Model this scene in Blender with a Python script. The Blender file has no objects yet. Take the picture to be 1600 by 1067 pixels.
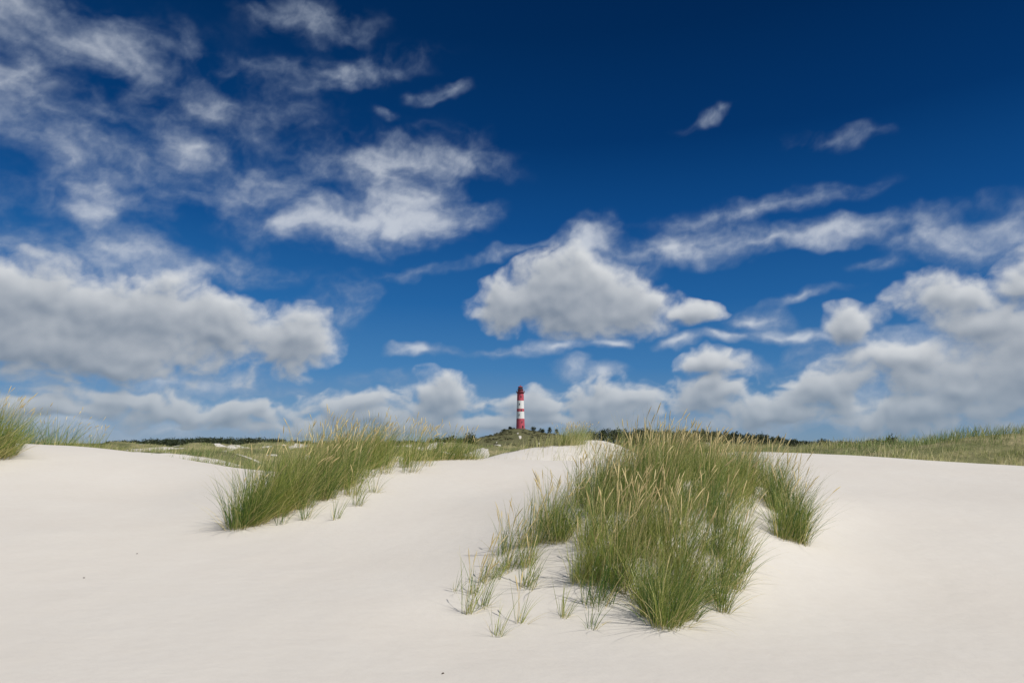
import bpy, math, numpy as np
from mathutils import Vector
rng=np.random.default_rng(7)
S=bpy.context.scene; COL=S.collection
R=math.radians
F=1600*24/36.; PITCH=R(8.4); EYE=1.6
cp,sp=math.cos(PITCH),math.sin(PITCH)
def ray(px,py):
    cx=(px-800)/F; cy=(533.5-py)/F
    return np.array([cx, cp-cy*sp, sp+cy*cp])
def at(px,py,Y):
    d=ray(px,py); d=d/d[1]*Y
    return np.array([d[0],d[1],d[2]+EYE])
# ---------------------------------------------------------------- helpers
def tag(o,label=None,cat=None,group=None,kind=None):
    if label:o['label']=label
    if cat:o['category']=cat
    if group:o['group']=group
    if kind:o['kind']=kind
    return o
def empty(name,loc,rz=0):
    o=bpy.data.objects.new(name,None); COL.objects.link(o); o.location=loc; o.rotation_euler.z=rz
    o.empty_display_size=0.2; return o
def npmesh(name,V,Fc,mat,parent=None,smooth=False,data=None,mats=None,midx=None):
    V=np.asarray(V,dtype=np.float32).reshape(-1,3); Fc=np.asarray(Fc,dtype=np.int32)
    me=bpy.data.meshes.new(name); n=len(Fc); k=Fc.shape[1]
    me.vertices.add(len(V)); me.vertices.foreach_set('co',V.ravel())
    me.loops.add(n*k); me.loops.foreach_set('vertex_index',Fc.ravel())
    me.polygons.add(n); me.polygons.foreach_set('loop_start',np.arange(0,n*k,k,dtype=np.int32))
    if midx is not None: me.polygons.foreach_set('material_index',np.asarray(midx,dtype=np.int32))
    me.polygons.foreach_set('use_smooth',np.full(n,smooth,dtype=bool))
    me.update(calc_edges=True)
    if data is not None:
        a=me.color_attributes.new('data','FLOAT_COLOR','POINT')
        a.data.foreach_set('color',np.asarray(data,dtype=np.float32).ravel())
    for m in (mats or [mat]): me.materials.append(m)
    o=bpy.data.objects.new(name,me); COL.objects.link(o)
    if parent: o.parent=parent
    return o
class MB:
    def __init__(s): s.v=[]; s.f=[]; s.m=[]
    def quadgrid(s,P,closed_u=True,mat=0):
        P=np.asarray(P); nr,nc=P.shape[:2]; b=len(s.v); s.v+=[tuple(p) for p in P.reshape(-1,3)]
        for i in range(nr-1):
            for j in range(nc if closed_u else nc-1):
                j2=(j+1)%nc
                s.f.append((b+i*nc+j,b+i*nc+j2,b+(i+1)*nc+j2,b+(i+1)*nc+j)); s.m.append(mat)
    def lathe(s,prof,n=32,mats=None,cx=0,cy=0):
        a=np.linspace(0,2*np.pi,n,endpoint=False)
        for k in range(len(prof)-1):
            P=[[ (cx+r*math.cos(t),cy+r*math.sin(t),z) for t in a] for r,z in prof[k:k+2]]
            s.quadgrid(P,True,mats[k] if mats else 0)
    def box(s,c,h,rz=0,mat=0):
        b=len(s.v); cr,sr=math.cos(rz),math.sin(rz)
        for dz in(-1,1):
            for dx,dy in((-1,-1),(1,-1),(1,1),(-1,1)):
                x,y=dx*h[0],dy*h[1]; s.v.append((c[0]+x*cr-y*sr,c[1]+x*sr+y*cr,c[2]+dz*h[2]))
        for q in((0,3,2,1),(4,5,6,7),(0,1,5,4),(1,2,6,5),(2,3,7,6),(3,0,4,7)):
            s.f.append(tuple(b+i for i in q)); s.m.append(mat)
    def tube(s,pts,rad,n=6,mat=0):
        pts=[Vector(p) for p in pts]; P=[]
        for i,p in enumerate(pts):
            t=(pts[min(i+1,len(pts)-1)]-pts[max(i-1,0)]).normalized()
            a=t.cross(Vector((0.3,0.9,0.1))).normalized(); b=t.cross(a)
            r=rad[i] if hasattr(rad,'__len__') else rad
            P.append([tuple(p+a*r*math.cos(q)+b*r*math.sin(q)) for q in np.linspace(0,2*np.pi,n,endpoint=False)])
        s.quadgrid(P,True,mat)
    def build(s,name,mat,parent=None,smooth=False,mats=None):
        return npmesh(name,s.v,s.f,mat,parent,smooth,mats=mats,midx=s.m)
# ---------------------------------------------------------------- noise
def _h(i,j,s):
    v=np.sin(i*127.1+j*311.7+s*74.7)*43758.5453
    return v-np.floor(v)
def vnoise(x,y,s=0):
    xi=np.floor(x); yi=np.floor(y); xf=x-xi; yf=y-yi
    u=xf*xf*xf*(xf*(xf*6-15)+10); v=yf*yf*yf*(yf*(yf*6-15)+10)
    a=_h(xi,yi,s);b=_h(xi+1,yi,s);c=_h(xi,yi+1,s);d=_h(xi+1,yi+1,s)
    return (a*(1-u)+b*u)*(1-v)+(c*(1-u)+d*u)*v
def fbm(x,y,s=0,o=4):
    r=0;a=.5;t=0
    for k in range(o):
        r=r+a*vnoise(x*2**k+k*17.3,y*2**k-k*9.1,s+k); t+=a; a*=.5
    return r/t-0.5
def _grad(i,j,s):
    a=_h(i,j,s)*2*np.pi; return np.cos(a),np.sin(a)
def pnoise(x,y,s=0):
    xi=np.floor(x); yi=np.floor(y); xf=x-xi; yf=y-yi
    u=xf*xf*xf*(xf*(xf*6-15)+10); v=yf*yf*yf*(yf*(yf*6-15)+10); o=[]
    for dj in(0,1):
        for di in(0,1):
            gx,gy=_grad(xi+di,yi+dj,s); o.append(gx*(xf-di)+gy*(yf-dj))
    return (o[0]*(1-u)+o[1]*u)*(1-v)+(o[2]*(1-u)+o[3]*u)*v
def pfbm(x,y,s=0,o=6,g=.55):   # gradient noise, each octave turned
    r=0;a=1.;t=0; c,sn=math.cos(.65),math.sin(.65)
    for k in range(o):
        r=r+a*pnoise(x,y,s+k*3); t+=a; a*=g
        x,y=(x*c-y*sn)*2.03+11.3,(x*sn+y*c)*2.03-7.7
    return r/t*1.15
def sst(a,b,x):
    t=np.clip((x-a)/(b-a),0,1); return t*t*(3-2*t)
# ---------------------------------------------------------------- terrain
CP=[]
for px in (-200,60,340,600,800,1040,1250,1450,1800): CP.append((px,1067,4.9))
for px in (-300,100,500,900,1300,1700,2000): CP.append((px,1200,3.7))
CP+=[(-150,950,6.9),(100,950,7.0),(340,950,7.0),(600,950,6.95),(1300,950,6.9),(1500,950,6.9),(1750,950,6.9),
 (-150,830,10.3),(100,830,10.6),(250,835,10.9),(370,828,11),(600,830,10.6),(760,830,10),(1300,830,9.7),(1500,830,10),(1800,830,10),
 (-150,755,14),(60,760,14.5),(250,772,15),(600,757,14),(700,760,14),(800,762,14),(1300,762,14),(1500,765,14),(1800,768,13),
 (-250,690,18),(-100,690,19),(60,694,20),(130,697,20),(200,705,20.5),(260,712,21),(320,722,21),(380,733,21.5),
 (450,770,13),(500,745,14.5),(540,728,16),(620,722,17),(700,718,18),(760,716,19),(820,720,20),(880,724,21),(430,742,20),
 (1040,985,6.2),(930,945,6.9),(860,905,7.5),(740,960,6.9),(1150,950,6.8),(1190,915,7.3),(1270,850,8.7),
 (1000,850,7.9),(1100,850,7.9),(1000,795,9),(1100,785,9.2),(1000,758,10.2),(1100,752,10.5),(1180,768,10.3),(900,800,9.4),(900,768,11),
 (1000,728,17),(1160,707,24),(1300,713,24),(1450,720,23),(1600,728,21),(1800,737,20),(1000,716,23)]
cpts=[]
for px,py,Y in CP:
    p=at(px,py,Y); cpts.append((p[0]/Y,math.log(Y),p[2]))
for u in np.linspace(-1.1,1.1,9): cpts.append((u,math.log(38),EYE-2.6))
cpts=np.array(cpts); KU=1.0
def tps(r): return np.where(r>1e-9,r*r*np.log(r+1e-12),0)
def _fit():
    n=len(cpts); X=cpts[:,:2]*[KU,1]; D=np.linalg.norm(X[:,None]-X[None],axis=2)
    A=np.zeros((n+3,n+3)); A[:n,:n]=tps(D)+np.eye(n)*0.004; Pm=np.c_[np.ones(n),X]; A[:n,n:]=Pm; A[n:,:n]=Pm.T
    return np.linalg.solve(A,np.r_[cpts[:,2],0,0,0]),X
W_,X_=_fit()
def near(u,l):
    out=np.empty_like(u); n=len(X_)
    for s in range(0,len(u),40000):
        q=np.c_[u[s:s+40000]*KU,l[s:s+40000]]
        D=np.linalg.norm(q[:,None]-X_[None],axis=2)
        out[s:s+40000]=tps(D)@W_[:n]+W_[n]+q@W_[n+1:]
    return out
HB=[ # far dunes: px, Y, crest picture row, half width (m) across, along
 (1040,575,690,95,60),(740,600,687,55,50),(880,620,684,40,45),(813,650,670.5,36,45),
 (250,110,699,14,10),(330,75,706,7,8),(120,60,699,16,10),(420,90,701,9,9),(600,100,700,18,12),
 (340,160,693,16,16),(200,220,692,30,20),(450,240,691,28,20),(1100,130,694,28,14),(780,120,698,14,12),(690,200,692,26,20),(930,230,693,24,20),
 (1250,75,697,18,12),(1450,58,694,16,9),(1640,44,680,16,7),(1820,42,671,10,7),
 (850,37,699,4.5,4),(920,41,689,3.8,4.5),(800,34,708,3,3)]
def far(x,y,r):
    z=np.interp(r,[0,38,60,100,300,700,2000,7000],[-2.2,-2.3,-3.2,-4.4,-7.2,-8.4,-10,-10])
    z=z+fbm(x/20,y/20,3)*np.interp(r,[30,60,200,600,2000],[.6,1.8,3.4,3,1.5])
    for px,Y,row,sx,sy in HB:
        cx=(px-800)/F*Y/cp; zt=at(px,row,Y)[2]-EYE
        z=z+(zt-z)*np.exp(-(((x-cx)/sx)**2+((y-Y)/sy)**2)**1.15)
    z=z+fbm(x/6,y/6,5)*np.interp(r,[30,45,60,200,400],[.12,.25,.8,1.7,1.8])+fbm(x/25,y/25,6)*np.interp(r,[300,500,1000],[0,3.,3.])
    return z+EYE
def H(x,y):
    x=np.atleast_1d(np.asarray(x,float)); y=np.atleast_1d(np.asarray(y,float))
    r=np.hypot(x,y); th=np.arctan2(x,y); thc=np.clip(th,-R(48),R(48))
    Y=np.maximum(r*np.cos(thc),3.2); u=np.tan(thc)
    zn=near(u,np.log(np.minimum(Y,45)))
    wb=sst(R(48),R(85),np.abs(th)); zn=zn*(1-wb)+(0.0)*wb
    zn=zn+fbm(x/1.7,y/1.7,11)*0.035+fbm(x/.5,y/.5,12,2)*0.006*sst(40,15,r)
    w=sst(25,37,Y)
    return zn*(1-w)+far(x,y,r)*w
def ground(px,py,lo=3.5,hi=60):
    d=ray(px,py); Y=np.exp(np.linspace(math.log(lo),math.log(hi),700)); x=d[0]/d[1]*Y; z=d[2]/d[1]*Y+EYE
    h=H(x,Y); k=np.where(z<=h)[0]
    i=k[0] if len(k) else np.argmin(z-h)
    return np.array([x[i],Y[i],h[i]])
def cover(x,y):
    r=np.hypot(x,y); th=np.degrees(np.arctan2(x,y))
    c=sst(-.09,.05,fbm(x/8,y/8,21)+np.interp(r,[30,60,150,400],[-.02,.025,.05,.3]))
    c=np.maximum(c, sst(12,20,th)*sst(27,31,r))
    c=c*sst(25,29,y)
    # bare sand dune faces
    for px,Y,sx,sy,st in ((835,34,4.5,3.5,.97),(950,40,3.2,5,.98),(285,70,2.6,3,.7),(300,118,6,3,.75),(210,150,6,3,.7)):
        cx=(px-800)/F*Y/cp
        c=c*(1-st*np.exp(-(((x-cx)/sx)**2+((y-Y)/sy)**2)**1.5))
    for px,Y,sx,sy in ((812,606,2.0,6),(809,618,1.6,6),(783,560,9,6),(880,540,10,5)):
        cx=(px-800)/F*Y/cp
        c=c*(1-.7*np.exp(-(((x-cx)/sx)**2+((y-Y)/sy)**2)**1.5))
    return c
# ---------------------------------------------------------------- node helpers
def newmat(name):
    m=bpy.data.materials.new(name); m.use_nodes=True; nt=m.node_tree; nt.nodes.clear(); return m,nt
def N(nt,t,**k):
    n=nt.nodes.new(t)
    for a,b in k.items(): setattr(n,a,b)
    return n
def math_(nt,op,a,b=None,c=None,clamp=False):
    n=nt.nodes.new('ShaderNodeMath'); n.operation=op; n.use_clamp=clamp
    for i,v in enumerate((a,b,c)):
        if v is None: continue
        if isinstance(v,(int,float)): n.inputs[i].default_value=v
        else: nt.links.new(v,n.inputs[i])
    return n.outputs[0]
def mixc(nt,f,a,b,blend='MIX'):
    n=nt.nodes.new('ShaderNodeMix'); n.data_type='RGBA'; n.blend_type=blend
    for i,v in ((0,f),(6,a),(7,b)):
        if isinstance(v,(int,float)): n.inputs[i].default_value=v
        elif isinstance(v,tuple): n.inputs[i].default_value=(*v,1)
        else: nt.links.new(v,n.inputs[i])
    return n.outputs[2]
def ss(nt,v,a,b,lo=0.,hi=1.):
    n=nt.nodes.new('ShaderNodeMapRange'); n.interpolation_type='SMOOTHSTEP'; n.clamp=True
    nt.links.new(v,n.inputs[0]); n.inputs[1].default_value=a;n.inputs[2].default_value=b;n.inputs[3].default_value=lo;n.inputs[4].default_value=hi
    return n.outputs[0]
def noise(nt,vec,scale,detail=4,rough=.5,out=0,dist=0,dim='3D'):
    n=nt.nodes.new('ShaderNodeTexNoise'); n.noise_dimensions=dim
    n.inputs['Scale'].default_value=scale;n.inputs['Detail'].default_value=detail;n.inputs['Roughness'].default_value=rough;n.inputs['Distortion'].default_value=dist
    nt.links.new(vec,n.inputs['Vector']); return n.outputs[out]
def simple(name,col,rough=.6,metal=0,var=.12,scale=3):
    m,nt=newmat(name); o=N(nt,'ShaderNodeOutputMaterial'); b=N(nt,'ShaderNodeBsdfPrincipled'); g=N(nt,'ShaderNodeNewGeometry')
    n=noise(nt,g.outputs['Position'],scale,5,.6)
    c=mixc(nt,ss(nt,n,.3,.7),tuple(x*(1-var) for x in col),tuple(min(1,x*(1+var)) for x in col))
    nt.links.new(c,b.inputs['Base Color']); b.inputs['Roughness'].default_value=rough; b.inputs['Metallic'].default_value=metal
    nt.links.new(b.outputs[0],o.inputs[0]); return m
# sand + scrub
def sandmat():
    m,nt=newmat('dune_sand'); L=nt.links.new
    o=N(nt,'ShaderNodeOutputMaterial'); b=N(nt,'ShaderNodeBsdfPrincipled'); g=N(nt,'ShaderNodeNewGeometry'); at_=N(nt,'ShaderNodeAttribute',attribute_name='data')
    P=g.outputs['Position']; sep=N(nt,'ShaderNodeSeparateColor'); L(at_.outputs['Color'],sep.inputs[0])
    n1=noise(nt,P,.5,5,.6); n2=noise(nt,P,9,6,.7); n3=noise(nt,P,120,3,.7)
    c=mixc(nt,ss(nt,n1,.3,.7),(.625,.582,.522),(.640,.602,.545))
    c=mixc(nt,ss(nt,n2,.35,.7,0,.22),c,(.575,.53,.47))
    c=mixc(nt,ss(nt,n3,.60,.78,0,.45),c,(.38,.33,.28))
    # scrub ground
    f1=noise(nt,P,.22,6,.65); f2=noise(nt,P,1.3,6,.75); f3=noise(nt,P,.05,4,.6)
    s=mixc(nt,ss(nt,f1,.38,.62),(.15,.165,.065),(.38,.33,.18))
    s=mixc(nt,ss(nt,f2,.4,.65,0,.55),s,(.11,.12,.05))
    s=mixc(nt,ss(nt,f3,.5,.62,0,.5),s,(.085,.095,.042))
    s=mixc(nt,math_(nt,'MULTIPLY',sep.outputs[1],ss(nt,f1,.3,.6,.4,.85)),s,(.10,.098,.048))
    cov=math_(nt,'ADD',sep.outputs[0],math_(nt,'MULTIPLY',math_(nt,'SUBTRACT',f2,.5),.9))
    cov=math_(nt,'MULTIPLY',ss(nt,cov,.42,.58),ss(nt,sep.outputs[0],.02,.1))
    col=mixc(nt,cov,c,s)
    L(col,b.inputs['Base Color']); b.inputs['Roughness'].default_value=.95
    b.inputs['Specular IOR Level'].default_value=.15
    # wind ripples and grain
    mp=N(nt,'ShaderNodeMapping'); L(P,mp.inputs[0]); mp.inputs['Rotation'].default_value=(0,0,.5); mp.inputs['Scale'].default_value=(1,1.8,1)
    r1=noise(nt,mp.outputs[0],2.6,4,.5,dist=.3); r2=noise(nt,P,.9,4,.55)
    hgt=math_(nt,'ADD',math_(nt,'MULTIPLY',r1,.018),math_(nt,'MULTIPLY',r2,.03))
    hgt=math_(nt,'ADD',hgt,math_(nt,'MULTIPLY',n3,.003))
    hgt=math_(nt,'ADD',hgt,math_(nt,'MULTIPLY',n2,.008))
    hgt=math_(nt,'ADD',hgt,math_(nt,'MULTIPLY',math_(nt,'MULTIPLY',f2,cov),1.2))
    bp=N(nt,'ShaderNodeBump'); bp.inputs['Strength'].default_value=.5; bp.inputs['Distance'].default_value=1
    L(hgt,bp.inputs['Height']); L(bp.outputs[0],b.inputs['Normal']); L(b.outputs[0],o.inputs[0]); return m
M_sand=sandmat()
def grassmat(name,g1,g2,straw,st=.28,trans=.33):
    m,nt=newmat(name); L=nt.links.new
    o=N(nt,'ShaderNodeOutputMaterial'); a=N(nt,'ShaderNodeAttribute',attribute_name='data'); s=N(nt,'ShaderNodeSeparateColor'); L(a.outputs['Color'],s.inputs[0])
    rnd,t,dead=s.outputs[0],s.outputs[1],s.outputs[2]
    c=mixc(nt,rnd,g1,g2)
    c=mixc(nt,ss(nt,t,.68,1.0,0,.6),c,straw)
    c=mixc(nt,ss(nt,t,.0,.14,.6,0),c,tuple(x*.65 for x in straw))
    c=mixc(nt,dead,c,straw)
    d=N(nt,'ShaderNodeBsdfPrincipled'); d.inputs['Roughness'].default_value=.45; d.inputs['Specular IOR Level'].default_value=.4
    tr=N(nt,'ShaderNodeBsdfTranslucent'); L(c,d.inputs['Base Color']); L(c,tr.inputs[0])
    mx=N(nt,'ShaderNodeMixShader'); mx.inputs[0].default_value=trans; L(d.outputs[0],mx.inputs[1]); L(tr.outputs[0],mx.inputs[2]); L(mx.outputs[0],o.inputs[0]); return m
M_grass=grassmat('marram_green',(.075,.165,.028),(.40,.43,.10),(.84,.69,.33))
M_mid=grassmat('dune_grass_olive',(.19,.28,.08),(.50,.50,.18),(.80,.69,.38))
M_seed=grassmat('marram_seed_head',(.70,.55,.25),(.84,.70,.36),(.74,.62,.32),trans=.2)
M_leaf=grassmat('needle_foliage',(.038,.054,.026),(.072,.090,.040),(.09,.09,.04),trans=.15)
M_heath=grassmat('heath_scrub_leaf',(.07,.08,.035),(.14,.13,.06),(.16,.13,.07),trans=.15)
M_bark=simple('bark',(.10,.075,.055),.9)
# ---------------------------------------------------------------- ground
def build_ground():
    th=np.concatenate([np.linspace(-R(180),-R(60),30,endpoint=False),np.linspace(-R(60),-R(42),40,endpoint=False),np.linspace(-R(42),R(42),760),np.linspace(R(42),R(60),40)[1:],np.linspace(R(60),R(180),30,endpoint=False)[1:]])
    r=np.exp(np.concatenate([np.linspace(math.log(.4),math.log(4),30,endpoint=False),np.linspace(math.log(4),math.log(50),260,endpoint=False),np.linspace(math.log(50),math.log(900),240,endpoint=False),np.linspace(math.log(900),math.log(8900),40)]))
    T,Rr=np.meshgrid(th,r); x=(Rr*np.sin(T)).ravel(); y=(Rr*np.cos(T)).ravel()
    z=H(x,y); c=cover(x,y); nc=len(th); nr=len(r)
    V=np.c_[x,y,z]; i=np.arange(nr-1)[:,None]*nc; j=np.arange(nc)[None,:]; j2=(j+1)%nc
    Fq=np.stack([i+j,i+nc+j,i+nc+j2,i+j2],axis=-1).reshape(-1,4)
    dk=sst(300,450,np.hypot(x,y)); data=np.c_[c,dk,c*0,c*0+1]
    o=npmesh('ground',V,Fq,M_sand,smooth=True,data=data); tag(o,kind='structure')
    tag(o,'pale sand dunes running back to green heath and the horizon','sand dunes')
build_ground()
# ---------------------------------------------------------------- grass
def ribbons(base,L,az,t0,t1,w,seg,dead,rnd):
    n=len(base); t=np.linspace(0,1,seg+1)
    th=t0[:,None]+t1[:,None]*(t[None]**1.4)
    ds=L[:,None]/seg; hx=np.sin(th)*ds; hz=np.cos(th)*ds
    hx=np.c_[np.zeros(n),np.cumsum((hx[:,1:]+hx[:,:-1])/2,axis=1)]; hz=np.c_[np.zeros(n),np.cumsum((hz[:,1:]+hz[:,:-1])/2,axis=1)]
    ca,sa=np.cos(az)[:,None],np.sin(az)[:,None]
    C=np.stack([base[:,0:1]+hx*ca,base[:,1:2]+hx*sa,base[:,2:3]+hz],axis=2)
    wa=rng.uniform(0,2*np.pi,n); tw=rng.uniform(-1,1,n)[:,None]*t[None]
    ang=wa[:,None]+tw; wd=np.stack([np.cos(ang),np.sin(ang),0*ang],axis=2)
    prof=(np.clip(1-t**2.2,0,1)*(.7+.3*np.minimum(1,t*4)))[None,:,None]*w[:,None,None]*.5
    prof[:,-1]=w[:,None]*.06
    V=np.stack([C-wd*prof,C+wd*prof],axis=2).reshape(-1,3)
    k=np.arange(n)[:,None]*(seg+1)*2+np.arange(seg)[None]*2
    Fq=np.stack([k,k+1,k+3,k+2],axis=-1).reshape(-1,4)
    D=np.stack([np.repeat(rnd[:,None],seg+1,1),np.repeat(t[None],n,0),np.repeat(dead[:,None],seg+1,1),np.ones((n,seg+1))],axis=-1)
    D=np.repeat(D,2,axis=1).reshape(-1,4)
    return V,Fq,D
def spikes(base,L,az,t0,t1,headlen,headr,rnd,stem=.0018):
    n=len(base); hf=(headlen/L)
    t=np.array([0,.2,.4,.6,.8])[None]*(1-hf)[:,None]
    t=np.c_[t,1-hf*1.0,1-hf*.8,1-hf*.45,1-hf*.15,np.ones(n)]
    m=t.shape[1]
    th=t0[:,None]+t1[:,None]*t**1.6
    dt=np.diff(t,axis=1)*L[:,None]
    hx=np.c_[np.zeros(n),np.cumsum(dt*(np.sin(th[:,1:])+np.sin(th[:,:-1]))/2,axis=1)]
    hz=np.c_[np.zeros(n),np.cumsum(dt*(np.cos(th[:,1:])+np.cos(th[:,:-1]))/2,axis=1)]
    ca,sa=np.cos(az)[:,None],np.sin(az)[:,None]
    C=np.stack([base[:,0:1]+hx*ca,base[:,1:2]+hx*sa,base[:,2:3]+hz],axis=2)
    rad=np.repeat(np.array([[stem,stem,stem,stem,stem,stem,.75,1.,.6,.08]]),n,0)
    rad[:,6:]*=headr[:,None]
    q=np.arange(4)*np.pi/2; ring=np.stack([np.cos(q),np.sin(q)],1)
    T=np.stack([np.sin(th)*ca,np.sin(th)*sa,np.cos(th)],axis=2)
    A=np.cross(T,np.array([.1,.95,.2])); A/=np.linalg.norm(A,axis=2,keepdims=True); B=np.cross(T,A)
    V=C[:,:,None]+rad[:,:,None,None]*(A[:,:,None]*ring[None,None,:,0:1]+B[:,:,None]*ring[None,None,:,1:2])
    V=V.reshape(-1,3); k=(np.arange(n)[:,None,None]*m+np.arange(m-1)[None,:,None])*4; j=np.arange(4)[None,None]
    j2=(j+1)%4; Fq=np.stack([k+j,k+j2,k+4+j2,k+4+j],axis=-1).reshape(-1,4)
    D=np.stack([np.repeat(rnd[:,None],m,1),np.full((n,m),.4),np.zeros((n,m)),np.ones((n,m))],axis=-1); D=np.repeat(D,4,axis=1).reshape(-1,4)
    return V,Fq,D
WIND=np.array([.30,.06])
def tussock_params(cx,cy,rad,n,h,spread=.5,wind=1.0,deadf=.25):
    a=rng.uniform(0,2*np.pi,n); rr=rad*np.sqrt(rng.uniform(0,1,n))*rng.uniform(.5,1.1,n)
    ox,oy=rr*np.cos(a),rr*np.sin(a)
    x,y=cx+ox,cy+oy; z=H(x,y)-.02
    L=h*rng.uniform(.42,1.15,n)
    lean=rng.normal(0,.28,(n,2))+np.c_[ox,oy]/rad*spread*.8+WIND*wind
    az=np.arctan2(lean[:,1],lean[:,0]); mag=np.hypot(lean[:,0],lean[:,1])
    t0=np.clip(mag*.6,0,1.1); t1=np.clip(mag*.8+rng.normal(.1,.24,n),.0,1.7)
    dead=(rng.uniform(0,1,n)<deadf).astype(float)*rng.uniform(.5,1,n)
    t0=np.where(dead>0,t0*1.5+.1,t0); L=np.where(dead>0,L*.75,L)
    return np.c_[x,y,z],L,az,t0,t1,dead
def clump(name,label,cat,tussocks,width=.0060,seedfrac=.03,seg=6,group=None,mat=None,wind=1.0):
    """tussocks: list (x,y,rad,n,h,spread)"""
    V=[];Fq=[];D=[];o=0; SV=[];SF=[];SD=[];so=0
    cx=np.mean([t[0] for t in tussocks]); cy=np.mean([t[1] for t in tussocks]); cz=H(cx,cy)[0]
    org=np.array([cx,cy,cz])
    for (x,y,rad,n,h,spr) in tussocks:
        n=int(n); b,L,az,t0,t1,dead=tussock_params(x,y,rad,n,h,spr,wind)
        tone=rng.uniform(-.5,.38)
        rnd=np.clip(rng.beta(.8,.9,n)+tone,0,1)
        v,f,d=ribbons(b,L,az,t0,t1,width*rng.uniform(.6,1.3,n),seg,dead,rnd); V.append(v);Fq.append(f+o);D.append(d);o+=len(v)
        ns=rng.poisson(n*seedfrac)
        if ns>0:
            b,L,az,t0,t1,dead=tussock_params(x,y,rad*.8,ns,h,spr*.5,wind,0)
            v,f,d=spikes(b,h*rng.uniform(.9,1.22,ns),az,t0*.7,t1*.6+.1,rng.uniform(.13,.22,ns),rng.uniform(.0045,.0078,ns)*max(1,width/.0062),rng.uniform(0,1,ns)); SV.append(v);SF.append(f+so);SD.append(d);so+=len(v)
    e=empty(name,org); tag(e,label,cat,group)
    npmesh('leaf_blades',np.concatenate(V)-org,np.concatenate(Fq),mat or M_grass,e,True,np.concatenate(D))
    if SV: npmesh('seed_heads',np.concatenate(SV)-org,np.concatenate(SF),M_seed,e,True,np.concatenate(SD))
    return e
def T(px,py,rad,n,h,spr=.5):
    g=ground(px,py); return (g[0],g[1],rad,n,h,spr)
def inpoly(x,y,poly):
    c=np.zeros(len(x),bool); j=len(poly)-1
    for i in range(len(poly)):
        xi,yi=poly[i];xj,yj=poly[j]
        c^=((yi>y)!=(yj>y))&(x<(xj-xi)*(y-yi)/(yj-yi+1e-12)+xi); j=i
    return c
def fill(polypx,count,rad,n,h,spr,mind=.22,hold=()):
    poly=[ground(*p)[:2] for p in polypx]; P=np.array(poly)
    out=[];tries=0
    while len(out)<count and tries<9000:
        tries+=1
        x=rng.uniform(P[:,0].min(),P[:,0].max());y=rng.uniform(P[:,1].min(),P[:,1].max())
        if not inpoly(np.array([x]),np.array([y]),poly)[0]: continue
        if any((x-a[0])**2+(y-a[1])**2<mind**2 for a in out): continue
        if any((x-a)**2+(y-b)**2<c*c for a,b,c in hold): continue
        out.append((x,y,rad*rng.uniform(.7,1.25),n*rng.uniform(.4,1.4),h*rng.uniform(.76,1.18),spr))
    return out
hold=[(*ground(1182,865)[:2],.16)]
main=fill([(840,905),(860,930),(935,945),(985,955),(1095,955),(1140,900),(1158,850),(1165,800),(1180,770),(1170,752),(1100,748),(1000,752),(925,765),(870,795),(835,850)],100,.17,175,.88,.5,.2,hold)
main=[(x,y,r,n*np.interp(800+F*cp*x/y,[835,900],[.6,1.]),h*np.interp(800+F*cp*x/y,[840,900,980,1050,1130,1200],[.82,.9,1.1,1.03,.88,.76])*np.interp(y,[6.2,7.2,8.5],[.82,.95,1.]),s) for x,y,r,n,h,s in main]
clump('marram_grass','large dense clump of green marram grass with pale seed heads covering the right sand mound','grass clump',main,seedfrac=.032)
clump('marram_grass','round drooping tussock of marram grass lowest at the front foot of the right mound','grass clump',
      [T(1042,978,.16,360,.66,.95),T(1068,965,.13,230,.64,.85),T(1015,962,.13,230,.68,.75)],seedfrac=.006)
clump('marram_grass','narrow green tussock at the right foot of the large clump, beside the drooping front one','grass clump',
      [T(1115,940,.13,200,.68,.6),T(1140,915,.14,210,.72,.6),T(1130,955,.08,80,.5,.7),T(1150,890,.13,150,.7,.5)],seedfrac=.008)
clump('marram_grass','separate green tussock leaning right on the right shoulder of the right mound','grass clump',
      [T(1218,800,.18,340,.85,.45),T(1238,830,.18,340,.85,.45),T(1248,848,.13,220,.78,.5),T(1205,785,.17,300,.88,.4),T(1195,762,.15,190,.82,.4),T(1222,840,.14,200,.75,.5)],seedfrac=.018)
clump('marram_grass','loose upright fringe of marram grass on the left foot of the right mound','grass clump',
      [T(770,905,.12,50,.5,.5),T(797,890,.13,80,.55,.45),T(822,885,.13,80,.62,.4),T(755,912,.09,30,.5,.5),T(790,865,.12,50,.6,.4),T(835,850,.12,80,.72,.4),T(815,855,.1,60,.62,.4),T(740,930,.06,24,.45,.5),T(825,920,.1,50,.55,.5)],seedfrac=.06)
for px,py,n,h,lab in ((732,960,34,.58,'small sparse grass sprig leftmost in front of the right mound'),
   (755,950,26,.55,'thin upright grass sprig beside the leftmost sprig of the right mound'),
   (778,995,30,.4,'low spreading grass sprig nearest the camera, on bare sand'),
   (812,975,22,.42,'thin grass sprig on bare sand between the low spreading sprig and the dense clump'),
   (880,965,30,.38,'short grass sprig on the sand slope below the dark left edge of the large clump'),
   (925,982,22,.36,'tiny grass sprig on sand left of the drooping front tussock'),
   (712,925,12,.42,'few bent straw blades sprouting from the sand left of the right mound')):
    clump('marram_sprig',lab,'grass sprig',[T(px,py,.06,n,h,.8)],seedfrac=0.02,width=.0055)
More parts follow.
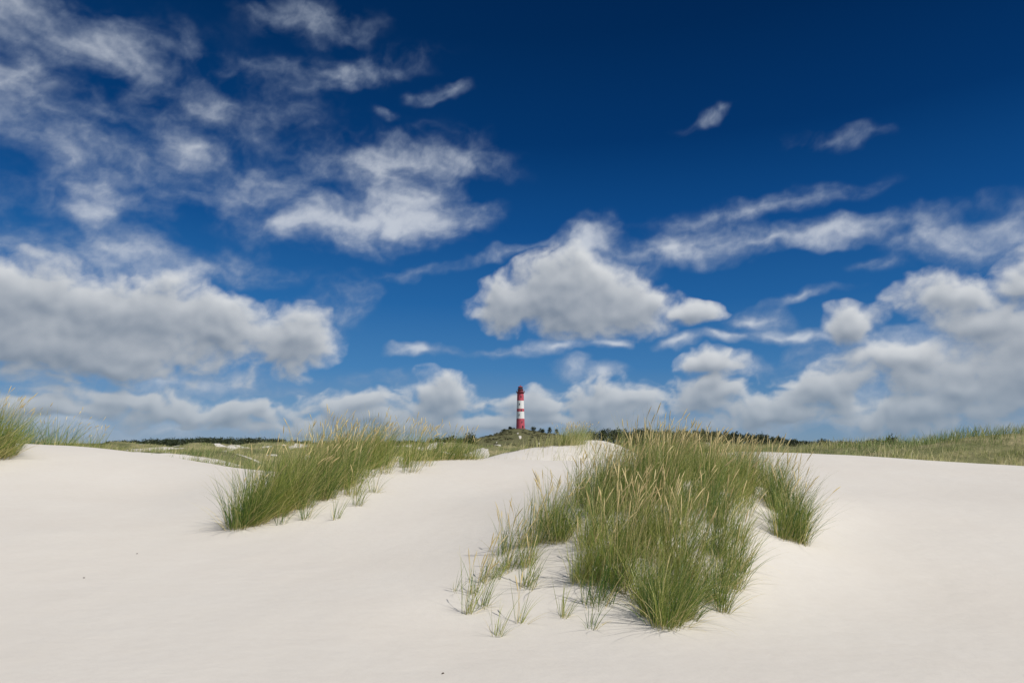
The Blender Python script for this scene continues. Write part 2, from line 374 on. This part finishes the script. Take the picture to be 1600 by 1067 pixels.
# left mound
clump('marram_grass','dark bushy tussock with drooping blades at the lower left end of the left mound','grass clump',
      [T(375,824,.22,400,.95,1.1),T(400,818,.24,430,1.1,.8),T(430,806,.24,400,1.25,.6),T(395,800,.2,300,1.2,.6),T(455,795,.2,260,1.25,.5),T(430,790,.25,300,1.3,.5)],width=.0082,seedfrac=.008)
lm=fill([(450,800),(500,788),(530,768),(560,745),(590,728),(600,722),(540,726),(490,742),(440,765)],30,.24,200,1.15,.45,.3)
clump('marram_grass','long green grass clump with straw seed heads running up the left mound','grass clump',lm,width=.0082,seedfrac=.03)
lr=fill([(545,775),(600,752),(650,735),(680,724),(660,716),(600,722)],16,.2,60,1.0,.5,.42)
clump('marram_grass','thinner upright grass with sand showing through at the right end of the left mound','grass clump',lr,width=.008,seedfrac=.07)
clump('marram_grass','low spreading grass clump on the crest between the two mounds, right of the left mound','grass clump',
      [T(690,719,.35,150,.9,.8),T(705,718,.35,170,.85,.9),T(725,718,.3,150,.8,.9),T(742,718,.2,80,.65,.8),T(672,720,.3,100,.9,.7)],width=.009,seedfrac=.03)
for px,py,n,h,lab in ((478,812,40,.6,'small grass sprig below the bushy left tussock of the left mound'),
   (525,812,24,.5,'thin grass sprig lowest on the sand in front of the left mound'),
   (560,790,44,.65,'fuller grass sprig on the sand face of the left mound'),
   (585,770,36,.6,'grass sprig at the right foot of the left mound'),
   (440,820,20,.45,'short grass sprig close to the bushy left tussock')):
    clump('marram_sprig',lab,'grass sprig',[T(px,py,.1,n,h,.7)],seedfrac=0.02,width=.007)
# far left edge
clump('marram_grass','tall grass clump cut by the left edge of the picture','grass clump',
      [T(-40,720,.5,400,1.7,.5),T(-8,716,.35,330,1.55,.6),T(12,712,.25,140,1.05,.7),T(-75,730,.5,300,1.7,.5),T(0,705,.4,220,1.25,.6)],width=.010,seedfrac=.02)
def Y(px,Yd,rad,n,h,spr=.4):
    return ((px-800)/F*Yd/cp,Yd,rad,n,h,spr)
clump('marram_grass','low sparse grass behind the left sand crest','grass clump',
      [Y(px,rng.uniform(24,27),.5,100,h,.5) for px,h in ((35,1.9),(50,1.85),(66,1.75),(80,1.7),(95,1.65),(110,1.6),(128,1.5),(148,1.45),(165,1.35))],width=.013,seedfrac=.03)
clump('marram_grass','yellowish grass cap on the small sand dune below the lighthouse','grass clump',
      [Y(px,Yd,.5,200,1.15,.7) for px,Yd in ((878,38.5),(890,38.5),(902,39),(886,41),(898,41.5),(910,41))],width=.015,seedfrac=.05,mat=M_mid)
# ---- mid-distance grass, uncountable
def midgrass():
    n=330000
    Yd=np.exp(rng.uniform(math.log(26),math.log(260),n)); u=rng.uniform(-.86,.86,n); x=u*Yd; y=Yd
    c=cover(x,y); cl=fbm(x/1.3,y/1.3,31,3)
    keep=(rng.uniform(0,1,n)<c*.95*sst(-.16,.14,cl+.02))
    x,y=x[keep],y[keep]; n=len(x); d=np.hypot(x,y); z=H(x,y)-.03
    hh=rng.uniform(.5,1.0,n)*(1+.45*np.clip(fbm(x/4,y/4,41)*3,-1,1))*np.interp(d,[30,50,120,260],[1.05,1,.75,.6])
    lean=rng.normal(0,.3,(n,2))+WIND*1.2
    az=np.arctan2(lean[:,1],lean[:,0]); mag=np.hypot(lean[:,0],lean[:,1])
    gr=sst(.3,.6,x/y)
    tone=np.clip(fbm(x/7,y/7,51)*3.2,-.6,.6)-gr*.12
    rnd=np.clip(rng.uniform(0,1,n)*.7+.15+tone,0,1); dead=(rng.uniform(0,1,n)<.28+.4*tone)*.8
    v,f,D=ribbons(np.c_[x,y,z],hh,az,mag*.5,mag*.8+.1,np.maximum(.013,.00042*d)*rng.uniform(.7,1.4,n),3,dead.astype(float),rnd)
    o=npmesh('dune_grass',v,f,M_mid,None,True,D); tag(o,'olive marram grass covering the dunes behind the sand crest','dune grass',kind='stuff')
midgrass()
# ---------------------------------------------------------------- trees
def crown_quads(c,rx,rz,nq,size,nclump=14,shape='round'):
    k=rng.normal(0,1,(nclump,3)); k/=np.linalg.norm(k,axis=1,keepdims=True); k*=rng.uniform(.35,.95,(nclump,1))
    k[:,2]=k[:,2]*.9
    if shape=='cone':
        k[:,2]=rng.uniform(-1,1,nclump); s=(1-(k[:,2]+1)/2)*.9+.1; a=rng.uniform(0,6.28,nclump); k[:,0]=np.cos(a)*s*.8;k[:,1]=np.sin(a)*s*.8
    idx=rng.integers(0,nclump,nq)
    p=k[idx]+rng.normal(0,.17,(nq,3))
    p=p*[rx,rx,rz]+c
    a=rng.normal(0,1,(nq,3)); a/=np.linalg.norm(a,axis=1,keepdims=True); b=np.cross(a,rng.normal(0,1,(nq,3))); b/=np.linalg.norm(b,axis=1,keepdims=True)
    s=size*rng.uniform(.5,1.2,(nq,1)); V=np.stack([p-a*s,p-b*s*.5,p+a*s,p+b*s*.5],axis=1).reshape(-1,3)
    Fq=np.arange(nq*4).reshape(-1,4); r=np.clip(np.repeat((rng.uniform(-.3,.3,nclump)[idx]+rng.uniform(0.1,.9,nq)),4),0,1)
    return V,Fq,np.c_[r,r*0+.4,r*0,r*0+1]
def make_tree(px,Yd,h,w,label,shape='round',name='pine_tree',group=None,sink=.0,nq=900):
    x=(px-800)/F*Yd/cp; z=H(x,Yd)[0]
    e=empty(name,(x,Yd,z-.1)); tag(e,label,'tree' if 'tree' in name else 'bush',group)
    m=MB(); th=h*.55
    m.tube([(0,0,-.2),(.05*h*.1,0,th*.5),(.03*h,.01*h,th),(.02*h,0,h*.85)],[.03*h,.022*h,.014*h,.005*h],7)
    for k in range(6):
        a=k*1.9; zz=h*(.25+.09*k); m.tube([(0.01*h,0,zz),(w*.3*math.cos(a),w*.3*math.sin(a),zz+.07*h)],[.009*h,.004*h],5)
    m.build('trunk',M_bark,e,True)
    V,Fq,D=crown_quads(np.array([0,0,h*.52]),w*.5,h*.48,nq,max(.25,w*.06),26,shape)
    npmesh('crown',V,Fq,M_leaf,e,False,D); return e
make_tree(764,330,3.2,5.6,'low round dark bush at the left foot of the lighthouse hill','round','juniper_bush',nq=700)
hill=[(833,640,4.6,5,'small pine just right of the lighthouse foot'),(846,635,5.0,6,'second pine right of the lighthouse'),(858,640,6.0,6,'taller pine on the right shoulder of the lighthouse hill'),
 (868,630,5.2,6,'rightmost pine on the lighthouse hill'),(797,655,3.2,5,'low bushy pine left of the lighthouse foot'),(787,640,2.6,5,'low pine farthest left on the lighthouse hill')]
for px,Yd,h,w,l in hill: make_tree(px,Yd,h,w,l,'cone' if h>5 else 'round',group='pines on the lighthouse hill')
for px,Yd,h,w,l in ((1278,420,4.,9,'small dark pine left of the wide one beyond the right grass dunes'),(1300,430,3.,9,'small dark pine between two others beyond the right grass dunes'),
   (1375,400,5.,15,'wide dark pine standing alone beyond the right grass dunes'),(1350,420,3.5,9,'small dark pine touching the left side of the wide lone pine')):
    x=(px-800)/F*Yd/cp; top=at(px,{1278:683,1300:686,1375:681,1350:685}[px],Yd)[2]
    make_tree(px,Yd,top-H(x,Yd)[0],w,l,'round',group='pines beyond the right dunes',nq=1300)
for i,(px,Yd,row,w) in enumerate(((736,430,676,9),(723,440,680,12),(707,450,678,12),(691,440,681,11),(677,455,683,10))):
    x=(px-800)/F*Yd/cp; top=at(px,row,Yd)[2]
    make_tree(px,Yd,top-H(x,Yd)[0],w,('rightmost','second from right','middle','second from left','leftmost')[i]+' of five dark pines behind the left mound','round',group='pines behind the left mound',nq=1500)
def wood(name,label,specs,size,cat='wood',nq=230,mat=None):
    V=[];Fq=[];D=[];o=0
    for x,y,h,w,shape in specs:
        z=H(x,y)[0]; v,f,d=crown_quads(np.array([x,y,z+h*.52]),w*.5,h*.48,nq,size,12,shape)
        V.append(v);Fq.append(f+o);D.append(d);o+=len(v)
    ob=npmesh(name,np.concatenate(V),np.concatenate(Fq),mat or M_leaf,None,False,np.concatenate(D)); tag(ob,label,cat,kind='stuff')
sp1=[]
for k in range(260):
    px=rng.uniform(915,1245); top=np.interp(px,[915,940,1000,1100,1180,1225,1250],[673,670,671,674,679,686,691])+rng.uniform(-1,3.)
    Yd=rng.uniform(520,600); x=(px-800)/F*Yd/cp; zt=at(px,top,Yd)[2]; h=max(3.5,zt-H(x,Yd)[0]); h=min(h,16)
    sp1.append((x,Yd,h,rng.uniform(7,11),'cone' if rng.uniform()<.35 else 'round'))
wood('pine_wood','dark green pine wood on the horizon right of the lighthouse',sp1,.7)
sp2=[]
for k in range(260):
    px=rng.uniform(180,450); top=np.interp(px,[180,240,330,440,450],[689,685.5,683,683.5,686])+rng.uniform(-.4,1.)
    Yd=rng.uniform(860,960); x=(px-800)/F*Yd/cp; zt=at(px,top,Yd)[2]; h=max(3,zt-H(x,Yd)[0])
    sp2.append((x,Yd,h,rng.uniform(11,18),'round'))
for k in range(160):
    px=rng.uniform(450,780); Yd=rng.uniform(800,900); x=(px-800)/F*Yd/cp; zt=at(px,687.5+rng.uniform(-1.,1.),Yd)[2]; sp2.append((x,Yd,max(3,zt-H(x,Yd)[0]),rng.uniform(11,18),'round'))
for k in range(150):
    px=rng.uniform(1230,1620); Yd=rng.uniform(800,900); x=(px-800)/F*Yd/cp; zt=at(px,689+rng.uniform(-1.,1.),Yd)[2]; sp2.append((x,Yd,max(3,zt-H(x,Yd)[0]),rng.uniform(11,18),'round'))
wood('far_wood','thin dark strip of distant wood along the horizon',sp2,.95)
sp3=[]
while len(sp3)<420:
    px=rng.uniform(690,930); Yd=rng.uniform(540,660); x=(px-800)/F*Yd/cp
    if fbm(np.array([x/14]),np.array([Yd/14]),77)[0]<rng.uniform(-.2,.1): continue
    if abs(px-811)<5: continue
    sp3.append((x,Yd,rng.uniform(.5,1.3),rng.uniform(2.5,6),'round'))
wood('heath_scrub','low olive brown heath scrub scattered over the lighthouse hill',sp3,.4,'scrub',70,M_heath)
# ---------------------------------------------------------------- lighthouse
def lighthouse():
    Yd=650; x=(813-800)/F*Yd/cp; z=min(H(x+dx,Yd+dy)[0] for dx in(-4,0,4) for dy in (-4,0,4))
    top=at(813,601,Yd)[2]; Ht=top-z
    e=empty('lighthouse',(x,Yd,z-.3)); tag(e,'red and white banded lighthouse with gallery standing on the scrubby hill','lighthouse')
    red=simple('red_paint',(.54,.085,.12),.6,var=.12,scale=.6); wh=simple('white_paint',(.84,.83,.82),.6,var=.04,scale=.6)
    dred=simple('weathered_red_paint',(.26,.045,.06),.6,var=.12,scale=.6)
    dark=simple('dark_metal',(.05,.045,.05),.45,.3); gl=simple('window_glass',(.05,.06,.08),.1)
    conc=simple('plinth_brick',(.16,.08,.065),.8)
    def hz(py): return at(813,py,Yd)[2]-z+.3
    zs=[1.6,hz(654),hz(643),hz(638.5),hz(626),hz(613)]
    def rr(zz): return 4.1-(zz/zs[-1])*1.05
    m=MB(); m.lathe([(4.9,0),(4.9,1.2),(4.5,1.6),(0.1,1.6)],48); m.build('plinth',conc,e)
    m=MB(); mt=[0,1,0,1,0]
    for k in range(5):
        a,b=zs[k],zs[k+1]; q=np.linspace(a,b,5); m.lathe([(rr(t),t) for t in q],48,[mt[k]]*4)
    m.build('tower_shaft',None,e,True,mats=[red,wh])
    zt=zs[-1]
    m=MB(); m.lathe([(2.9,zt-1.5),(3.6,zt-.4),(4.2,zt),(4.2,zt+.3),(2.2,zt+.3)],40); m.build('gallery_corbel',dred,e)
    m=MB()
    for k in range(20):
        a=k*math.pi/10; m.tube([(4.1*math.cos(a),4.1*math.sin(a),zt+.3),(4.1*math.cos(a),4.1*math.sin(a),zt+1.5)],.05,4)
    for zz in (zt+.9,zt+1.5): m.tube([(4.1*math.cos(a),4.1*math.sin(a),zz) for a in np.linspace(0,2*math.pi,41)],.05,4)
    m.build('gallery_railing',dark,e)
    lt=Ht+.3; h1=(lt-zt)
    m=MB(); m.lathe([(2.5,zt+.3),(2.5,zt+h1*.34),(3.2,zt+h1*.36),(3.2,zt+h1*.40),(2.1,zt+h1*.40)],12); m.build('service_room',dred,e)
    m=MB(); m.lathe([(2.0,zt+h1*.40),(2.0,zt+h1*.66)],12); m.build('lantern_glass',gl,e)
    m=MB()
    for k in range(12):
        a=k*math.pi/6; m.tube([(2.06*math.cos(a),2.06*math.sin(a),zt+h1*.40),(2.06*math.cos(a),2.06*math.sin(a),zt+h1*.66)],.09,4)
    m.build('lantern_frame',dark,e)
    m=MB(); m.lathe([(2.5,zt+h1*.65),(2.5,zt+h1*.69),(1.5,zt+h1*.78),(.6,zt+h1*.84),(.4,zt+h1*.86),(.4,zt+h1*.90),(.1,zt+h1*.91),(.07,lt)],12); m.build('lantern_roof',dred,e)
    for zz,a in ((zs[1]-3,-1.2),(zs[2]-3,-1.9),(zs[3]-1.4,-1.3),(zs[4]-3.2,-1.8),(zs[5]-4,-1.4)):
        m=MB(); r=rr(zz); m.box((r*math.cos(a),r*math.sin(a),zz),(.12,.4,.7),a); w=m.build('window',gl,e)
        m=MB(); m.box(((r+.06)*math.cos(a),(r+.06)*math.sin(a),zz-.8),(.2,.55,.08),a); m.build('sill',conc,w)
    a=-1.0; m=MB(); r=rr(3); m.box((r*math.cos(a),r*math.sin(a),2.8),(.2,.7,1.2),a); m.build('door',dark,e)
lighthouse()
# ---------------------------------------------------------------- small things
M_deb=simple('dark_debris',(.07,.05,.035),.8)
for px,py,lab in ((131,903,'small dark bit of debris on the open sand at left'),(214,866,'tiny dark speck of debris on sand left of the left mound'),
   (692,1053,'dark fragment on the sand at the bottom edge')):
    g=ground(px,py); m=MB(); a=rng.uniform(0,3); s=.011
    m.tube([(-s*math.cos(a),-s*math.sin(a),.004),(0,.004,.006),(s*math.cos(a),s*math.sin(a),.003)],[.003,.005,.003],5)
    o=m.build('driftwood_bit',M_deb,None,True); o.location=g; tag(o,lab,'debris')
# ---------------------------------------------------------------- world light
SUN_EL=R(53); SUN_AZ=R(124)   # azimuth clockwise from +Y (to the right and behind the camera)
wd=bpy.data.worlds.new('World'); S.world=wd; wd.use_nodes=True; nt=wd.node_tree; nt.nodes.clear()
sk=N(nt,'ShaderNodeTexSky',sky_type='NISHITA',sun_disc=False,sun_elevation=SUN_EL,sun_rotation=SUN_AZ)
bg=N(nt,'ShaderNodeBackground'); bg.inputs[1].default_value=.08; nt.links.new(sk.outputs[0],bg.inputs[0]); ow=N(nt,'ShaderNodeOutputWorld'); nt.links.new(bg.outputs[0],ow.inputs[0])
# ---------------------------------------------------------------- sky dome with clouds
def azel(px,py):
    d=ray(px,py); return math.atan2(d[0],d[1]),math.atan2(d[2],math.hypot(d[0],d[1]))
# each cloud: direction given by a picture column and row, half sizes in the same units
CUM=[(60,465,190,60,0),(220,485,150,58,0),(330,515,120,52,0),(448,530,72,50,0),(100,545,290,58,0),(-60,500,200,105,0),
 (895,480,140,46,0),(985,482,85,40,0),(808,474,72,46,0),(880,440,70,44,0),(900,462,110,50,0),
 (1088,492,38,22,0),(1340,508,56,28,0),(1470,458,80,40,0),(1610,440,60,50,0),(1545,512,90,38,0),(1400,560,100,26,0),(1500,600,150,40,0),(1580,575,130,66,0),(1290,603,76,30,0),
 (320,642,170,22,0),(180,625,110,14,0),(560,632,76,28,0),(690,622,84,34,0),(600,658,180,18,0),(832,634,44,28,0),(945,632,100,38,0),(1100,620,84,42,0),(1112,568,50,20,0),(1220,642,130,28,0),(1450,650,200,28,0),
 (860,662,200,16,0),(60,642,150,18,0),(470,662,150,15,0)]
WSP=[(575,345,180,50,4,1.0),(600,262,160,50,8,.8),(650,318,80,34,0,.9),(470,350,100,38,0,.72),(150,330,150,85,0,.68),(390,310,120,60,0,.52),(80,225,190,50,0,.52),(40,145,170,55,-14,.68),(305,232,70,32,0,.6),
 (120,60,240,70,0,.52),(510,115,180,34,12,.54),(490,30,110,45,0,.42),(340,165,130,36,0,.44),(690,148,46,16,10,.5),(200,400,260,44,0,.60),(720,250,100,50,0,.35),(250,180,420,190,0,.26),
 (1190,325,190,22,5,.62),(1200,380,320,22,3,1.0),(1060,388,150,22,4,.95),(1500,376,130,36,-4,.88),(1590,365,90,46,0,.88),(1100,185,60,14,8,.44),(1312,215,90,16,-8,.48),(630,425,90,12,6,.45),(800,398,100,12,10,.55),(530,475,60,48,30,.65),(1250,465,90,12,6,.55),
 (925,385,62,44,25,1.0),(960,420,70,30,0,.7),(300,600,240,20,0,.6),(560,590,120,14,0,.5),(780,552,60,11,0,.6),(665,553,46,12,0,1.0),(865,545,40,12,0,.95),(943,540,34,11,0,.95),(1057,535,40,11,0,.95),(1130,531,44,9,0,.85),(1235,525,84,13,0,1.0),
 (882,578,34,17,0,.9),(945,584,44,14,0,.8),(1180,502,52,22,0,.85),(1180,575,90,18,0,.6),(1400,545,200,30,0,.8),(1450,610,260,40,0,.9),(250,668,500,22,0,.75),(800,672,500,18,0,.7),(1300,660,350,24,0,.8),(1370,415,70,14,0,.4),(610,182,26,14,0,.4)]
def skyfields(A,E):
    def blob(px,py,rx,ry,rot,x,y,k):
        a,e=azel(px,py); a2=azel(px+rx,py)[0]; e2=azel(px,py-ry)[1]
        wx,wy=abs(a2-a)*k,abs(e2-e)*k; c,s=math.cos(R(rot)),math.sin(R(rot)); dx,dy=x-a,y-e
        return np.clip(1-np.hypot((dx*c+dy*s)/wx,(-dx*s+dy*c)/wy),0,1)
    wx=pfbm(A*9,E*12,5,4); wy=pfbm(A*9+40,E*12,9,4)
    X=A+wx*.055; Yy=E+wy*.032
    low=1-sst(.03,.17,E)
    M=np.zeros_like(A)
    for b in CUM: M+=blob(*b,X,Yy,1.5)**4
    M=M**.25
    f=M+pfbm(X*14,Yy*18,21,7,.52)*.64+(np.abs(pfbm(X*26,Yy*32,33,4,.5))-.08)*.35
    f=f+low*(pfbm(X*30,Yy*58,71,5,.5)*.6)
    f=f*sst(0.02,.2,M)
    W=np.zeros_like(A)
    for b in WSP: W+=(blob(*b[:5],X,Yy,1.45)*b[5]*1.25)**4
    W=W**.25
    v=W+pfbm(X*14,Yy*24,51,8,.56)*.95+pfbm(X*5,Yy*9,61,3)*.4
    v=v*sst(0.02,.32,W)
    return f,v
def skymat():
    m,nt=newmat('sky_with_clouds'); L=nt.links.new
    g=N(nt,'ShaderNodeNewGeometry'); s=N(nt,'ShaderNodeVectorMath',operation='SUBTRACT'); s.inputs[1].default_value=(0,0,EYE); L(g.outputs['Position'],s.inputs[0])
    nrm=N(nt,'ShaderNodeVectorMath',operation='NORMALIZE'); L(s.outputs[0],nrm.inputs[0]); D=nrm.outputs[0]
    sx=N(nt,'ShaderNodeSeparateXYZ'); L(D,sx.inputs[0])
    az=math_(nt,'ARCTAN2',sx.outputs[0],sx.outputs[1]); el=math_(nt,'ARCSINE',sx.outputs[2])
    at_=N(nt,'ShaderNodeAttribute',attribute_name='data'); sp_=N(nt,'ShaderNodeSeparateColor'); L(at_.outputs['Color'],sp_.inputs[0])
    fine=math_(nt,'SUBTRACT',noise(nt,D,85,5,.58),.5)
    f=math_(nt,'ADD',sp_.outputs[0],math_(nt,'MULTIPLY',math_(nt,'MULTIPLY',fine,.20),ss(nt,sp_.outputs[0],.05,.3))); lit=math_(nt,'ADD',sp_.outputs[1],math_(nt,'MULTIPLY',fine,.14),clamp=True)
    v=math_(nt,'ADD',sp_.outputs[2],math_(nt,'MULTIPLY',math_(nt,'MULTIPLY',fine,.30),ss(nt,sp_.outputs[2],.0,.3)))
    rp=N(nt,'ShaderNodeValToRGB'); cr=rp.color_ramp; L(math_(nt,'MULTIPLY',el,1.5,clamp=True),rp.inputs[0])
    stops=[(.0,(128,154,176)),(.06,(104,144,180)),(.16,(66,123,176)),(.30,(36,98,159)),(.46,(17,75,136)),(.64,(5,53,106)),(.85,(2,41,86)),(1.,(2,36,78))]
    def lin(c): return tuple(((v/255)/12.92 if v/255<=.04045 else ((v/255+.055)/1.055)**2.4) for v in c)
    cr.elements[0].position=stops[0][0]; cr.elements[0].color=(*lin(stops[0][1]),1); cr.elements[1].position=1; cr.elements[1].color=(*lin(stops[-1][1]),1)
    for p,c in stops[1:-1]:
        q=cr.elements.new(p); q.color=(*lin(c),1)
    sky=rp.outputs[0]
    sky=mixc(nt,1.0,sky,mixc(nt,ss(nt,az,-.7,.5),(1.25,1.14,1.10),(.92,.95,.97)),'MULTIPLY')
    wcol=mixc(nt,ss(nt,v,.3,1.25),(.28,.36,.49),(.62,.66,.72))
    wcol=mixc(nt,ss(nt,el,.0,.14,.5,0),wcol,(.235,.315,.405))
    sky=mixc(nt,ss(nt,v,-.05,1.35,0,.84),sky,wcol) if False else mixc(nt,ss(nt,v,.0,1.35,0,.84),sky,wcol)
    ccol=mixc(nt,lit,(.225,.27,.335),(.67,.69,.71))
    ccol=mixc(nt,ss(nt,el,.0,.13,.52,0),ccol,(.225,.305,.395))
    sky=mixc(nt,ss(nt,f,.12,.68,0,.96),sky,ccol)
    e=N(nt,'ShaderNodeEmission'); L(sky,e.inputs[0]); o=N(nt,'ShaderNodeOutputMaterial'); L(e.outputs[0],o.inputs[0])
    m.cycles.emission_sampling='NONE'
    return m
def skydome():
    Rd=9000; st=.12
    A1=np.radians(np.concatenate([np.arange(-85,-42,1.),np.arange(-42,42,st),np.arange(42,86,1.)]))
    E1=np.radians(np.concatenate([np.arange(-4,-1,.5),np.arange(-1,40,st),np.arange(40,71,1.)]))
    A,E=np.meshgrid(A1,E1); f,v=skyfields(A,E)
    # sunlight reaching each part of a cloud: less the more cloud lies above it, towards the sun
    dep=np.zeros_like(f); a=np.clip(f-.28,0,.8)
    for k in range(1,19):
        sh=np.zeros_like(a); dj=max(1,int(round(k*.45))); di=int(round(k*1.25))
        sh[:-di,:-dj]=a[di:,dj:]
        dep+=sh*np.exp(-k*.08)
    lit=np.exp(-dep*.37)
    def blur(q,n):
        for _ in range(n):
            q=(q+np.roll(q,1,0)+np.roll(q,-1,0)+np.roll(q,1,1)+np.roll(q,-1,1))/5
        return q
    fs=blur(f,3); relief=np.clip((fs-np.roll(np.roll(fs,-5,0),-2,1))*1.2,-.4,.4)
    lit=np.clip(.12+blur(lit,4)*.78+relief*.6,0,1)
    V=np.stack([Rd*np.sin(A)*np.cos(E),Rd*np.cos(A)*np.cos(E),EYE+Rd*np.sin(E)],axis=-1).reshape(-1,3)
    nr,nc=A.shape; i=np.arange(nr-1)[:,None]*nc; j=np.arange(nc-1)[None]; Fq=np.stack([i+j,i+j+1,i+nc+j+1,i+nc+j],axis=-1).reshape(-1,4)
    o=npmesh('sky',V,Fq,skymat(),None,True,np.c_[f.ravel(),lit.ravel(),v.ravel(),np.ones(f.size)])
    tag(o,'deep blue sky with broken white and grey clouds','sky',kind='structure')
skydome()
# sun
sd=bpy.data.lights.new('sun','SUN'); sd.energy=3.75; sd.angle=R(.5); sd.color=(1,.96,.89)
so=bpy.data.objects.new('sun',sd); COL.objects.link(so)
dirv=Vector((math.sin(SUN_AZ)*math.cos(SUN_EL),math.cos(SUN_AZ)*math.cos(SUN_EL),math.sin(SUN_EL)))
so.rotation_euler=dirv.to_track_quat('Z','Y').to_euler(); so.location=(20,-10,30)
# camera
cd=bpy.data.cameras.new('camera'); cd.lens=24; cd.sensor_width=36; cd.clip_start=.05; cd.clip_end=20000
co=bpy.data.objects.new('camera',cd); COL.objects.link(co); co.location=(0,0,EYE); co.rotation_euler=(R(90)+PITCH,0,0); S.camera=co
S.view_settings.view_transform='Standard'; S.view_settings.look='None'; S.view_settings.exposure=0
